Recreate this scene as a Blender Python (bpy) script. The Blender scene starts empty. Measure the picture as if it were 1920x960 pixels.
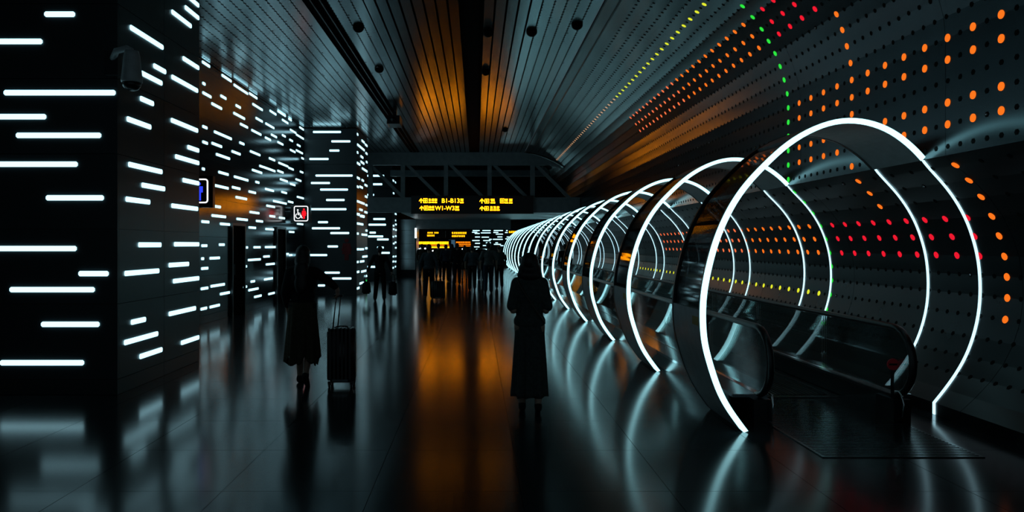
import bpy, bmesh, math, random
from mathutils import Vector, Matrix
random.seed(7)
scene = bpy.context.scene
C = scene.collection
# ------------------------------------------------------------------ camera, world, exposure
F, H0, VX, VY = 1400.0, 1.65, 893.0, 459.0          # focal length in px, eye height, vanishing point
cam_d = bpy.data.cameras.new('camera'); cam = bpy.data.objects.new('camera', cam_d); C.objects.link(cam)
cam.location = (0, 0, H0); cam.rotation_euler = (math.pi/2, 0, 0)
cam_d.sensor_width = 36.0; cam_d.lens = F/1920*36.0
cam_d.shift_x = (960-VX)/1920; cam_d.shift_y = -(480-VY)/1920
cam_d.clip_start = 0.05; cam_d.clip_end = 300
scene.camera = cam
world = bpy.data.worlds.new('world'); scene.world = world; world.use_nodes = True
bg = world.node_tree.nodes['Background']; bg.inputs[0].default_value = (0.55, 0.85, 1.0, 1); bg.inputs[1].default_value = 0.08
vs = scene.view_settings
vs.view_transform = 'Standard'; vs.look = 'None'; vs.gamma = 1.0; vs.use_curve_mapping = False; vs.exposure = 0.0

# ------------------------------------------------------------------ materials
MATS = {}
def pmat(name, col, rough=.5, metal=0., spec=.5, var=.15, scale=6., rvar=0., stretch=(1,1,1), bump=0., coat=0.):
    m = bpy.data.materials.new(name); m.use_nodes = True; nt = m.node_tree; N = nt.nodes; L = nt.links
    b = N['Principled BSDF']
    b.inputs['Metallic'].default_value = metal; b.inputs['Roughness'].default_value = rough
    b.inputs['Specular IOR Level'].default_value = spec
    b.inputs['Coat Weight'].default_value = coat; b.inputs['Coat Roughness'].default_value = .08
    tc = N.new('ShaderNodeTexCoord'); mp = N.new('ShaderNodeMapping'); nz = N.new('ShaderNodeTexNoise'); cr = N.new('ShaderNodeValToRGB')
    mp.inputs['Scale'].default_value = stretch; nz.inputs['Scale'].default_value = scale; nz.inputs['Detail'].default_value = 4
    L.new(tc.outputs['Object'], mp.inputs['Vector']); L.new(mp.outputs['Vector'], nz.inputs['Vector']); L.new(nz.outputs['Fac'], cr.inputs['Fac'])
    a = [max(0, c*(1-var)) for c in col]; z = [c*(1+var) for c in col]
    cr.color_ramp.elements[0].position = .3; cr.color_ramp.elements[1].position = .7
    cr.color_ramp.elements[0].color = (*a, 1); cr.color_ramp.elements[1].color = (*z, 1)
    L.new(cr.outputs['Color'], b.inputs['Base Color'])
    if rvar:
        mr = N.new('ShaderNodeMapRange'); mr.inputs['To Min'].default_value = rough-rvar; mr.inputs['To Max'].default_value = rough+rvar
        L.new(nz.outputs['Fac'], mr.inputs['Value']); L.new(mr.outputs['Result'], b.inputs['Roughness'])
    if bump:
        bp = N.new('ShaderNodeBump'); bp.inputs['Strength'].default_value = bump; bp.inputs['Distance'].default_value = .01
        L.new(nz.outputs['Fac'], bp.inputs['Height']); L.new(bp.outputs['Normal'], b.inputs['Normal'])
    MATS[name] = m; return m
def emat(name, col, strength):
    m = bpy.data.materials.new(name); m.use_nodes = True; nt = m.node_tree
    for n in list(nt.nodes): nt.nodes.remove(n)
    e = nt.nodes.new('ShaderNodeEmission'); o = nt.nodes.new('ShaderNodeOutputMaterial')
    e.inputs[0].default_value = (*col, 1); e.inputs[1].default_value = strength
    nt.links.new(e.outputs[0], o.inputs[0]); MATS[name] = m; return m
def glass(name, tint, gloss=.12, rough=.04):
    m = bpy.data.materials.new(name); m.use_nodes = True; nt = m.node_tree; N = nt.nodes
    for n in list(N): N.remove(n)
    o = N.new('ShaderNodeOutputMaterial'); mx = N.new('ShaderNodeMixShader'); t = N.new('ShaderNodeBsdfTransparent'); g = N.new('ShaderNodeBsdfGlossy'); fr = N.new('ShaderNodeFresnel'); ad = N.new('ShaderNodeMath')
    t.inputs[0].default_value = (*tint, 1); g.inputs['Roughness'].default_value = rough; g.inputs['Color'].default_value = (.9, .95, .95, 1)
    fr.inputs[0].default_value = 1.45; ad.operation = 'MULTIPLY_ADD'; ad.inputs[1].default_value = .9; ad.inputs[2].default_value = gloss
    nt.links.new(fr.outputs[0], ad.inputs[0]); nt.links.new(ad.outputs[0], mx.inputs[0])
    nt.links.new(t.outputs[0], mx.inputs[1]); nt.links.new(g.outputs[0], mx.inputs[2]); nt.links.new(mx.outputs[0], o.inputs[0])
    MATS[name] = m; return m
pmat('floor_stone', (.012, .015, .017), .15, 0, .26, .3, 60, .01)
pmat('floor_joint', (.004, .004, .005), .6)
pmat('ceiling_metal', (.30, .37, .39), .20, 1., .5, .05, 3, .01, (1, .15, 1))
pmat('ceiling_dark', (.006, .006, .007), .9, 0, .03)
pmat('hole_black', (.002, .002, .002), .7, 0, .1)
pmat('chrome', (.7, .72, .74), .12, 1., .5, .05)
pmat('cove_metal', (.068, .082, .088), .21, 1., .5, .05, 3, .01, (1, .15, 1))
pmat('wall_dark', (.010, .011, .013), .3, .3, .5, .2, 8, .05)
pmat('panel_black', (.024, .028, .031), .28, .55, .5, .08, 2, .02)
pmat('panel_gloss', (.08, .095, .105), .15, .9, .5, .06, 2, .02)
pmat('pillar_gloss', (.03, .038, .042), .32, .1, .5, .06, 2, .02)
pmat('beam_grey', (.24, .28, .295), .5, .1, .5, .12, 5)
pmat('soffit_metal', (.62, .68, .70), .38, .4, .5, .04, 2)
pmat('pier_metal', (.42, .46, .48), .2, 1., .5, .08, 2, .03, (.3, .3, 3))
pmat('arch_grey', (.40, .45, .46), .4, .0, .5, .1, 12)
pmat('arch_dark', (.03, .033, .035), .35, .5, .5, .1, 12)
pmat('rubber', (.006, .006, .007), .35, 0, .5, .1)
pmat('black_plastic', (.008, .008, .009), .3, 0, .5, .1)
pmat('white_plastic', (.55, .56, .55), .4)
pmat('deck_metal', (.30, .33, .35), .12, 1., .5, .05, 2, .01)
pmat('skirt_metal', (.10, .12, .125), .16, .9, .5, .05, 2, .01)
pmat('sticker', (.45, .33, .05), .5)
pmat('red_sign', (.85, .03, .05), .5); pmat('red_figure', (.28, .012, .015), .5)
pmat('skin', (.30, .19, .14), .5, 0, .4, .08); pmat('hair', (.006, .005, .005), .45, 0, .4, .2, 60, 0, (1, 1, .1))
pmat('eye_white', (.7, .7, .68), .3)
for nm, c in dict(cloth_black=(.008,.008,.009), cloth_olive=(.045,.038,.022), cloth_dress=(.04,.05,.048), cloth_grey=(.06,.075,.085), cloth_blue=(.03,.04,.06), cloth_brown=(.04,.03,.02), cloth_pale=(.10,.11,.11), cloth_teal=(.03,.055,.055)).items(): pmat(nm, c, .85, 0, .2, .25, 30, 0, (1,1,1), .2)
pmat('strap_brown', (.03, .022, .015), .6); pmat('case_black', (.007, .007, .008), .35, 0, .5, .1)
glass('smoke_glass', (.42, .45, .46), .05, .05); glass('clear_glass', (.94, .975, .97), .015, .02)
emat('bar_white', (.46, .86, 1.0), 2.0); emat('strip_white', (.42, .90, 1.0), 2.3); emat('line_white', (.50, .86, 1.0), 1.7)
emat('sign_amber', (1.0, .27, .002), 9.5); emat('sign_amber_far', (1.0, .38, .003), 3.2); emat('sign_orange_far', (1.0, .2, .003), 1.6)
emat('dot_orange', (1.0, .17, .012), 1.1); emat('dot_red', (1.0, .012, .035), .85); emat('dot_green', (.03, .85, .06), .9); emat('dot_yellow', (.75, .8, .03), 1.0); emat('dot_salmon', (1.0, .18, .06), 1.0); emat('dot_pale', (1.0, .55, .30), .6)
emat('icon_white', (.95, .97, 1.0), 1.4); emat('icon_red', (1., .01, .02), 1.2); emat('icon_blue', (.03, .06, 1.0), 1.0); emat('exit_green', (.02, .6, .1), .8)
emat('far_white', (.85, .97, 1.0), 2.5); emat('screen_blue', (.10, .25, .4), .35)

# ------------------------------------------------------------------ helpers
class MB:
    def __init__(s): s.v = []; s.f = []
    def quad(s, a, b, c, d):
        n = len(s.v); s.v += [a, b, c, d]; s.f.append((n, n+1, n+2, n+3)); return s
    def box(s, x0, x1, y0, y1, z0, z1):
        n = len(s.v)
        s.v += [(x0,y0,z0),(x1,y0,z0),(x1,y1,z0),(x0,y1,z0),(x0,y0,z1),(x1,y0,z1),(x1,y1,z1),(x0,y1,z1)]
        s.f += [tuple(n+i for i in q) for q in ((0,3,2,1),(4,5,6,7),(0,1,5,4),(1,2,6,5),(2,3,7,6),(3,0,4,7))]; return s
    def prism(s, pts, ex):                       # closed outline (3-D points) extruded by the vector ex
        n = len(s.v); k = len(pts); ex = Vector(ex)
        s.v += [tuple(p) for p in pts] + [tuple(Vector(p)+ex) for p in pts]
        s.f.append(tuple(range(n+k-1, n-1, -1))); s.f.append(tuple(range(n+k, n+2*k)))
        for i in range(k):
            j = (i+1) % k; s.f.append((n+i, n+j, n+k+j, n+k+i))
        return s
    def loft(s, rings, close=True, caps=True):   # rings of equal length
        n = len(s.v); k = len(rings[0])
        for r in rings: s.v += [tuple(p) for p in r]
        for a in range(len(rings)-1):
            for i in range(k if close else k-1):
                j = (i+1) % k; s.f.append((n+a*k+i, n+a*k+j, n+(a+1)*k+j, n+(a+1)*k+i))
        if caps and close:
            s.f.append(tuple(n+i for i in range(k-1, -1, -1))); m = n+(len(rings)-1)*k; s.f.append(tuple(m+i for i in range(k)))
        return s
    def tube(s, path, r, k=8, flat=1.):
        path = [Vector(p) for p in path]; rings = []; up = None
        for i, p in enumerate(path):
            t = (path[min(i+1, len(path)-1)]-path[max(i-1, 0)]).normalized()
            if up is None:
                up = Vector((0,0,1)) if abs(t.z) < .9 else Vector((1,0,0))
            a = t.cross(up)
            if a.length < 1e-4: a = t.cross(Vector((1,0,.01)))
            a.normalize(); b = a.cross(t); up = b
            rr = r[i] if isinstance(r, (list, tuple)) else r
            rings.append([p + a*math.cos(q*2*math.pi/k)*rr + b*math.sin(q*2*math.pi/k)*rr*flat for q in range(k)])
        return s.loft(rings)
    def lathe(s, prof, c=(0,0,0), k=16):         # (r, z) pairs about a vertical axis
        rings = [[(c[0]+r*math.cos(q*2*math.pi/k), c[1]+r*math.sin(q*2*math.pi/k), c[2]+z) for q in range(k)] for r, z in prof]
        return s.loft(rings)
    def ellipsoid(s, c, r, nu=14, nv=9, rot=None):
        rings = []
        for a in range(nv+1):
            th = math.pi*(a+.02)/(nv+.04); ring = []
            for b in range(nu):
                ph = 2*math.pi*b/nu; p = Vector((r[0]*math.sin(th)*math.cos(ph), r[1]*math.sin(th)*math.sin(ph), -r[2]*math.cos(th)))
                if rot: p = rot @ p
                ring.append(p+Vector(c))
            rings.append(ring)
        return s.loft(rings)
    def capsule(s, p0, r0, p1, r1, k=12):
        p0 = Vector(p0); p1 = Vector(p1); d = (p1-p0); l = d.length; d = d/l if l > 1e-6 else Vector((0,0,1))
        a = d.cross(Vector((0,0,1)) if abs(d.z) < .9 else Vector((1,0,0))).normalized(); b = d.cross(a); rings = []
        for ang in (-85,-55,-25,0): rings.append((p0+d*r0*math.sin(math.radians(ang)), r0*math.cos(math.radians(ang))))
        for ang in (0,25,55,85): rings.append((p1+d*r1*math.sin(math.radians(ang)), r1*math.cos(math.radians(ang))))
        return s.loft([[c+a*math.cos(q*2*math.pi/k)*r+b*math.sin(q*2*math.pi/k)*r for q in range(k)] for c, r in rings])
    def mesh(s, name, smooth=False):
        me = bpy.data.meshes.new(name); me.from_pydata([tuple(v) for v in s.v], [], s.f)
        bm = bmesh.new(); bm.from_mesh(me); bmesh.ops.recalc_face_normals(bm, faces=bm.faces); bm.to_mesh(me); bm.free()
        if smooth: me.polygons.foreach_set('use_smooth', [True]*len(me.polygons))
        me.update(); return me
    def build(s, name, mat, parent=None, smooth=False, loc=None):
        return put(name, s.mesh(name, smooth), mat, parent, loc)
def put(name, me, mat, parent=None, loc=None):
    if mat and not me.materials: me.materials.append(MATS[mat])
    o = bpy.data.objects.new(name, me); C.objects.link(o)
    if parent: o.parent = parent
    if loc: o.location = loc
    return o
def empty(name, loc=(0,0,0)):
    o = bpy.data.objects.new(name, None); C.objects.link(o); o.location = loc; o.empty_display_size = .2; return o
def tag(o, label=None, cat=None, group=None, kind=None):
    if label: o['label'] = label
    if cat: o['category'] = cat
    if group: o['group'] = group
    if kind: o['kind'] = kind
    return o
def copy_tree(o, parent=None):
    c = o.copy(); C.objects.link(c); c.parent = parent
    for ch in list(o.children): copy_tree(ch, c)
    return c
def pz(y, d): return H0-(y-VY)*d/F              # pixel row at depth d -> height
def pX(x, d): return (x-VX)*d/F                 # pixel column at depth d -> X
def catmull(P, n=6):
    out = []
    for i in range(len(P)-1):
        p0 = P[max(i-1,0)]; p1 = P[i]; p2 = P[i+1]; p3 = P[min(i+2,len(P)-1)]
        for k in range(n):
            t = k/n; out.append(tuple(.5*((2*b)+(c-a)*t+(2*a-5*b+4*c-d)*t*t+(3*b-a-3*c+d)*t**3) for a,b,c,d in zip(p0,p1,p2,p3)))
    out.append(tuple(P[-1])); return out
def smooth(P, it=3):
    for _ in range(it):
        P = [P[0]]+[tuple((a+2*b+c)/4 for a,b,c in zip(P[i-1],P[i],P[i+1])) for i in range(1,len(P)-1)]+[P[-1]]
    return P
def bar_mesh(l, hh=.026, t=.012, e=.016):        # rounded-end light bar: length along x, height z, proud towards -y
    x = l/2; pts = [(-x+e,0,-hh),(x-e,0,-hh),(x,0,-hh+e),(x,0,hh-e),(x-e,0,hh),(-x+e,0,hh),(-x,0,hh-e),(-x,0,-hh+e)]
    return MB().prism(pts, (0,-t,0)).mesh('light_bar')
def bar(parent, face, fixed, a0, a1, z, hh=.029):
    l = max(.05, abs(a1-a0)); o = put('light_bar', bar_mesh(l, hh), 'bar_white', parent)
    if face == 'front': o.location = ((a0+a1)/2, fixed-.001, z)
    else: o.location = (fixed+.001, (a0+a1)/2, z); o.rotation_euler = (0,0,math.pi/2)
    return o

CEIL = 5.5; PX = -3.94; WX = -5.68; S = .328; LIP = 4.33
# ------------------------------------------------------------------ floor
m = MB().box(-7.5, 6.5, -1, 76, -.12, -.016)
floor = m.build('floor', 'floor_joint'); tag(floor, 'polished dark stone floor of the concourse', kind='structure')
TW = 1.0; tm = MB().box(0, TW-.004, 0, TW-.004, -.02, 0).mesh('floor_tile')
for i in range(11):
    for j in range(14):
        put('floor_tile', tm, 'floor_stone', floor, (-5.7+i*TW, 3.0+j*TW, 0))
m = MB()
m.box(-7.5, -5.704, -1, 76, -.02, 0); m.box(5.3, 6.5, -1, 76, -.02, 0); m.box(-5.7, 5.296, -1, 2.996, -.02, 0)
for i in range(11):
    for j in range(30): m.box(-5.7+i*TW, -5.704+(i+1)*TW, 17+j*2, 17-.004+(j+1)*2, -.02, 0)
tag(m.build('floor_paving', 'floor_stone', floor), kind='stuff')

# ------------------------------------------------------------------ ceiling
ceil = MB().box(-6.3, 2.0, 4, 31, CEIL+.03, CEIL+.1).build('ceiling', 'ceiling_dark'); tag(ceil, 'dark metal strip ceiling with rows of small round holes', kind='structure')
SW = .19; x = WX-.1; strips = []; SLOT = (-2.62, -2.43)
while x < 1.98:
    x1 = x+SW
    if not (x1 > SLOT[0]+.02 and x < SLOT[1]-.02) and not (x < .06 and x1 > -.22): strips.append((x, min(x1, 2.02)))
    x = x1
seg = [(4., 10.), (10., 17.), (17., 24.), (24., 31.)]
cache = {}
for (a, b) in strips:
    wide = -1.9 < a < 1.0
    g = .034 if wide else .012
    for (y0, y1) in seg:
        key = (round(b-a, 3), g, y1-y0)
        if key not in cache: cache[key] = MB().box(g/2, b-a-g/2, .004, y1-y0-.004, 0, .025).mesh('ceiling_strip')
        put('ceiling_strip', cache[key], 'ceiling_metal', ceil, (a, y0, CEIL))
hm = MB(); lens = MB()
def disc(mb, c, nrm, r, t=.003, k=8, ax=None):
    nrm = Vector(nrm).normalized(); a = Vector((0,1,0)); b = nrm.cross(a).normalized(); c = Vector(c)
    pts = [c+a*math.cos(q*2*math.pi/k)*r+b*math.sin(q*2*math.pi/k)*r for q in range(k)]
    mb.prism(pts, nrm*t)
for (a, b) in strips:
    if -1.9 < a < 1.0: continue
    for q in range(int((31-7)/.14)):
        y = 7+q*.14+((hash((round(a*100), 3)) % 7)*.02)
        disc(hm, (a, y, CEIL+.002), (0,0,-1), .024, .004, 6)
        if random.random() < .05: lens.ellipsoid((a+.03, y, CEIL), (.017,.017,.012), 6, 4)  # chrome bead added beside some holes to catch glints
tag(hm.build('ceiling_hole', 'hole_black', ceil), kind='stuff')
tag(lens.build('ceiling_lens', 'chrome', ceil, True), kind='stuff')
MB().box(SLOT[0]+.01, SLOT[0]+.03, 4, 31, CEIL-.03, CEIL+.03).box(SLOT[1]-.03, SLOT[1]-.01, 4, 31, CEIL-.03, CEIL+.03).build('slot_trim', 'arch_dark', ceil)
MB().box(-.2, .05, 4, 31, CEIL+.005, CEIL+.03).build('centre_channel', 'ceiling_dark', ceil)

# ------------------------------------------------------------------ right wall: cove above the lip, hollow wall below it
UP = [(LIP,2.474),(LIP,2.7),(LIP,3.0),(LIP,3.3),(LIP,3.55),(4.314,3.744),(4.263,3.933),(4.2,4.115),(4.12,4.287),(4.017,4.447),(3.908,4.602),(3.767,4.752),(3.61,4.885),(3.445,5.0),(3.27,5.10),(3.09,5.19),(2.9,5.27),(2.71,5.34),(2.5,5.405),(2.26,5.46),(2.06,5.49)]
DN = [(LIP,2.470),(4.42,2.385),(4.58,2.25),(4.725,2.10),(4.855,1.92),(4.945,1.735),(5.01,1.54),(5.04,1.345),(5.045,1.145),(5.02,.94),(4.955,.73),(4.86,.54),(4.74,.38),(4.60,.232),(4.467,.11),(4.467,0.0)]
def sheet(prof, y0, y1, t=.03, outward=True):     # extruded profile with thickness, away from the hall
    P = [Vector((p[0], 0, p[1])) for p in prof]; off = []
    for i, p in enumerate(P):
        d = (P[min(i+1,len(P)-1)]-P[max(i-1,0)]).normalized(); n = Vector((d.z, 0, -d.x))
        if n.x < 0 and abs(n.x) > .01 : pass
        off.append((p, n))
    return off
def panel_strip(prof, y0, y1, t, side):
    o = sheet(prof, y0, y1); front = [p for p, n in o]; back = [p+n*t*side for p, n in o]
    loop = front+back[::-1]
    return MB().prism([Vector((p.x, y0, p.z)) for p in loop], (0, y1-y0, 0))
wr = panel_strip([(p[0]+.035, p[1]+.02) for p in UP][1:], 2, 60, .03, 1).build('wall_right', 'wall_dark'); tag(wr, 'dark curved metal wall sweeping up into the ceiling, dotted with lights', kind='structure')
panel_strip([(p[0]+.04, p[1]) for p in DN[1:]], 2, 60, .03, -1).build('backing_sheet', 'wall_dark', wr)
segY = [2, 3.82] + [3.82+3.07*k for k in range(1, 10)]
upcuts = [0, 4, 7, 10, 13, 16, 20]; dncuts = [0, 3, 6, 9, 13, 15]
for a, b in zip(upcuts, upcuts[1:]):
    mesh_c = {}
    for y0, y1 in zip(segY, segY[1:]):
        L = round(y1-y0, 3)
        if L not in mesh_c: mesh_c[L] = panel_strip(UP[a:b+1], .003, L-.003, .02, 1).mesh('cove_panel')
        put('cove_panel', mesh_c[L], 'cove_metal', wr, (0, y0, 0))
for a, b in zip(dncuts, dncuts[1:]):
    mesh_c = {}
    for y0, y1 in zip(segY, segY[1:]):
        L = round(y1-y0, 3)
        if L not in mesh_c: mesh_c[L] = panel_strip(DN[a:b+1], .003, L-.003, .02, -1).mesh('hollow_wall_panel')
        put('hollow_wall_panel', mesh_c[L], 'panel_black', wr, (0, y0, 0))
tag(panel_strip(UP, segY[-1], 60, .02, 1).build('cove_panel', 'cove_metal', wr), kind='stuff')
tag(panel_strip(DN, segY[-1], 60, .02, -1).build('hollow_wall_panel', 'panel_black', wr), kind='stuff')
# rows of holes and lit dots: (X, Z, normal)
rows_up = [(LIP,2.554),(LIP,2.756),(LIP,2.956),(LIP,3.155),(LIP,3.35)]+UP[4:19]
rows_dn = DN[1:13]
def nrm(R, i, s):
    a = R[max(i-1,0)]; b = R[min(i+1,len(R)-1)]; d = Vector((b[0]-a[0],0,b[1]-a[1])).normalized(); return Vector((-d.z,0,d.x))*s
J0 = 6.156; dots = []; lit = set()
def lit_dot(kind, i, j, col):
    if (kind, i, j) in lit: return
    lit.add((kind, i, j)); R = rows_up if kind == 'u' else rows_dn; X, Z = R[i]
    dots.append((J0+.35*j+S*(X-LIP), X, Z, nrm(R, i, 1 if kind == 'u' else -1), col))
for i in range(0, 16): lit_dot('u', i, 12, 'green')
for i in range(0, 10): lit_dot('u', i, 7, 'orange')
for i in (1, 2, 4, 5):
    for j in range(-2, 12): lit_dot('u', i, j, 'orange')
for i in (10, 11, 12):
    for j in range(8, 12): lit_dot('u', i, j, 'red')
    for j in range(13, 36): lit_dot('u', i, j, 'orange' if j < 24 else 'salmon')  # far dots turn salmon: bloom of the orange put into their colour
for j in range(10, 71): lit_dot('u', 15, j, 'yellow' if j < 34 else 'pale')
for i in range(0, 9): lit_dot('d', i, 2, 'orange')
for i in range(0, 11): lit_dot('d', i, 12, 'green')
for i in (0, 1, 2): lit_dot('d', i, 7, 'orange')
for i in (3, 4, 5):
    for j in range(3, 12): lit_dot('d', i, j, 'red')
    for j in range(13, 40): lit_dot('d', i, j, 'orange' if j < 22 else 'salmon')  # same bloom tint in the colour of the far dots
for j in range(13, 48): lit_dot('d', 8, j, 'yellow')
dots.sort(key=lambda d: d[0])
dcache = {}
rest = {}
for n, (y, X, Z, nv, col) in enumerate(dots):
    if n < 300:
        key = (col, round(nv.x, 4), round(nv.z, 4))
        if key not in dcache:
            q = MB(); disc(q, (0,0,0), nv, .037, .006, 12); dcache[key] = q.mesh('light_dot')
        put('light_dot', dcache[key], 'dot_'+col, wr, (X, y, Z))
    else: disc(rest.setdefault(col, MB()), (X, y, Z), nv, .037, .006, 8)
for col, q in rest.items(): tag(q.build('light_dot', 'dot_'+col, wr), kind='stuff')
hm = MB(); lens = MB()
for kind, R, sg in (('u', rows_up, 1), ('d', rows_dn, -1)):
    for i, (X, Z) in enumerate(R):
        if kind == 'd' and i < 6: step = 2
        else: step = 1
        nv = nrm(R, i, sg)
        for q in range(-10, 142, step):
            if q % 2 == 0 and (kind, i, q//2) in lit: continue
            c = Vector((X, J0+.175*q+S*(X-LIP), Z))
            disc(hm, c-nv*.001, nv, .026, .004, 6)
            if random.random() < .03: lens.ellipsoid(c+nv*.003, (.012,.012,.012), 6, 4)  # added chrome beads that give the wall its white glints
tag(hm.build('wall_hole', 'hole_black', wr), kind='stuff')
tag(lens.build('wall_lens', 'chrome', wr, True), kind='stuff')
MB().box(2.03, 2.05, 2, 31, CEIL-.03, CEIL+.03).box(2.24, 2.26, 2, 31, CEIL-.06, CEIL+.03).build('slot_trim', 'arch_dark', ceil)

# ------------------------------------------------------------------ left wall, pillars and their light bars
def panel_grid_front(parent, x0, x1, y, z0, z1, nx, zs, mat):
    for i in range(nx):
        a = x0+(x1-x0)*i/nx; b = x0+(x1-x0)*(i+1)/nx
        for za, zb in zip(zs, zs[1:]): MB().box(a+.003, b-.003, y, y+.03, za+.003, zb-.003).build('wall_panel', mat, parent)
def panel_grid_side(parent, x, y0, y1, ny, zs, mat):
    for i in range(ny):
        a = y0+(y1-y0)*i/ny; b = y0+(y1-y0)*(i+1)/ny
        for za, zb in zip(zs, zs[1:]): MB().box(x-.03, x, a+.003, b-.003, za+.003, zb-.003).build('wall_panel', mat, parent)
ZS = [0.0, .17, 1.0, 1.822, 2.648, 3.474, 4.3, 5.13, CEIL-.02]
wl = MB().box(WX-.25, WX-.031, 2, 37, 0, CEIL+.1).build('wall_left', 'wall_dark'); tag(wl, 'glossy dark panelled wall glowing with short white light bars', kind='structure')
panel_grid_side(wl, WX, 10.6, 24.6, 11, ZS, 'panel_gloss')
panel_grid_side(wl, WX, 27.0, 36.0, 6, [0, 1.822, 3.474, CEIL-.02], 'panel_gloss')
def pillar(y0, y1, label, nside):
    e = empty('light_pillar', (0, 0, 0)); e.location = ((PX+WX)/2, (y0+y1)/2, 0); ox, oy = e.location.x, e.location.y
    r = empty('tmp'); bpy.data.objects.remove(r)
    core = MB().box(WX-ox, PX-.031-ox, y0+.031-oy, y1-oy, 0, CEIL-.02).build('core', 'wall_dark', e)
    for i in range(2):
        a = WX+(PX-WX)*i/2-ox; b = WX+(PX-WX)*(i+1)/2-ox
        if i == 0 and y0 > 20: pass
        for za, zb in zip(ZS, ZS[1:]): MB().box(a+(.003 if i==0 else -.0), b-(.0 if i==0 else .0), y0-oy, y0+.03-oy, za+.003, zb-.003).build('front_panel', 'pillar_gloss', e)
    for i in range(nside):
        a = y0+.031+(y1-y0-.031)*i/nside-oy; b = y0+.031+(y1-y0-.031)*(i+1)/nside-oy
        for za, zb in zip(ZS, ZS[1:]): MB().box(PX-.03-ox, PX-ox, a+.003, b-.003, za+.003, zb-.003).build('side_panel', 'pillar_gloss', e)
    tag(e, label, 'pillar', 'pillars with light bars'); return e
def add_bar(e, face, fixed, a0, a1, z, hh=.029):
    o = bar(e, face, fixed, a0, a1, z, hh); o.location = o.location-e.location; return o
P1, P1B, P2, P2B, P3, P3B = 8.2, 10.62, 24.6, 27.0, 35.0, 37.0
p1 = pillar(P1, P1B, 'wide black pillar with light bars and a dome camera on its corner', 2)
p2 = pillar(P2, P2B, 'wide black pillar with light bars and a faint red figure, beside the wheelchair sign', 2)
p3 = pillar(P3, P3B, 'black pillar with light bars beyond the truss, beside the brushed metal pier', 2)
for x0, x1, y in [(84,141,27),(-40,80,78),(8,217,174),(-50,87,219),(31,190,254),(-45,146,308),(87,195,371),(-40,144,466),(148,204,513),(19,178,543),(78,187,608),(1,158,680)]:
    add_bar(p1, 'front', P1, pX(x0,P1), pX(x1,P1), pz(y,P1))
def side_bar(e, X, xa, ya, xb, yb, lo=0, hi=999, hh=.029):
    da = X*F/(xa-VX); db = X*F/(xb-VX); z = (pz(ya,da)+pz(yb,db))/2
    da = max(lo, da); db = min(hi, db)
    if e.type == 'EMPTY': return add_bar(e, 'side', X, da, db, z, hh)
    return bar(e, 'side', X, da, db, z, hh)
for b in [(243,48,305,92),(321,21,358,50),(346,12,379,41),(350,-5,372,8),(287,121,310,137),(342,107,376,132),(264,134,303,159),(321,142,370,172),(262,182,287,197),(237,220,282,241),(320,223,370,247),(351,274,372,284),(328,290,376,310),(240,305,303,325),(342,335,375,347),(265,344,308,357),(235,370,280,382),(321,382,370,395),(259,459,301,459),(326,458,375,458),(316,497,353,495),(233,512.5,297,508),(324,527,374,521.6),(316,588.5,366,578),(245,604,272,599),(232,642,295,626),(339,643,373,632),(261,669,303,655)]:
    side_bar(p1, PX, *b, lo=P1+.05, hi=P1B-.03)
Z3 = '50,150,88,172;105,148,178,198;148,215,196,247;208,260,278,312;285,305,325,333;52,255,65,262;52,300,95,328;142,317,170,335;97,355,148,386;218,365,242,380;302,358,352,392;207,402,263,437;318,428,352,450;240,457,278,480;367,455,410,483;297,488,345,516;388,392,420,414;427,393,467,422;482,432,497,444;450,437,480,458;490,488,520,506;537,474,563,494;520,510,563,540;365,525,393,543;395,511,423,528;450,514,467,524;487,536,503,548;427,548,455,565;525,562,541,573;52,468,75,484;110,495,197,538;237,550,260,564;98,553,148,576;52,546,77,560;120,608,188,637;198,595,241,613;290,594,340,618;490,587,516,603;520,588,553,610;547,627,568,642;385,628,414,645;432,650,480,676;337,667,355,677;357,672,415,700;427,692,456,705;482,677,507,690;540,695,555,706;300,686,349,708;132,697,181,716;210,720,280,745;50,680,62,690;317,747,335,756;440,733,477,750;518,734,545,747;490,757,515,768;105,762,181,785;200,773,240,787;283,796,318,806;365,783,408,796;447,797,473,808;525,822,565,836;218,823,273,838;113,870,142,877;405,843,472,860;480,846,505,854;372,866,413,877;98,915,168,927;288,898,335,908;387,918,414,925;435,927,463,933;47,945,84,953;223,933,277,941;320,943,353,949'
Z4 = '140,102,188,113;283,122,318,128;367,130,408,136;485,145,510,148;525,107,555,107;47,213,74,217;135,208,161,212;258,223,278,225;308,222,341,224;365,222,420,222;46,280,58,280;88,278,137,276;357,270,387,268;280,287,342,283;46,331,79,326;370,309,412,305;255,320,273,318;460,352,475,349;360,385,402,377;293,396,313,391;44,432,79,425;93,418,162,408;140,457,187,449;253,424,273,418;282,438,331,429;311,472,346,464;382,458,412,450;43,533,73,526;88,523,137,511;460,410,470,402;463,255,482,258;485,262,500,262'
def zl(s, ox, oy, k):
    for q in s.split(';'):
        a = [float(t) for t in q.split(',')]; yield (ox+a[0]/k, oy+a[1]/k, ox+a[2]/k, oy+a[3]/k)
K = 960/360
for b in list(zl(Z3, 360, 60, K))+list(zl(Z4, 360, 380, K)): side_bar(wl, WX, *b, lo=10.7, hi=P2-.05)
for x0, x1, y in [(605,745,500),(697,792,547),(687,737,593),(587,683,635),(618,803,718),(595,690,755),(641,780,788),(671,763,840),(592,772,886),(630,680,951)]:
    add_bar(p2, 'front', P2, pX(360+x0/K,P2), pX(360+x1/K,P2), pz(60+y/K,P2), .034)
for x0, x1, y in [(600,740,128),(692,786,152),(678,730,219),(587,676,262),(663,739,350),(701,797,379),(630,665,414)]:
    add_bar(p2, 'front', P2, pX(360+x0/K,P2), pX(360+x1/K,P2), pz(380+y/K,P2), .034)
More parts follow.
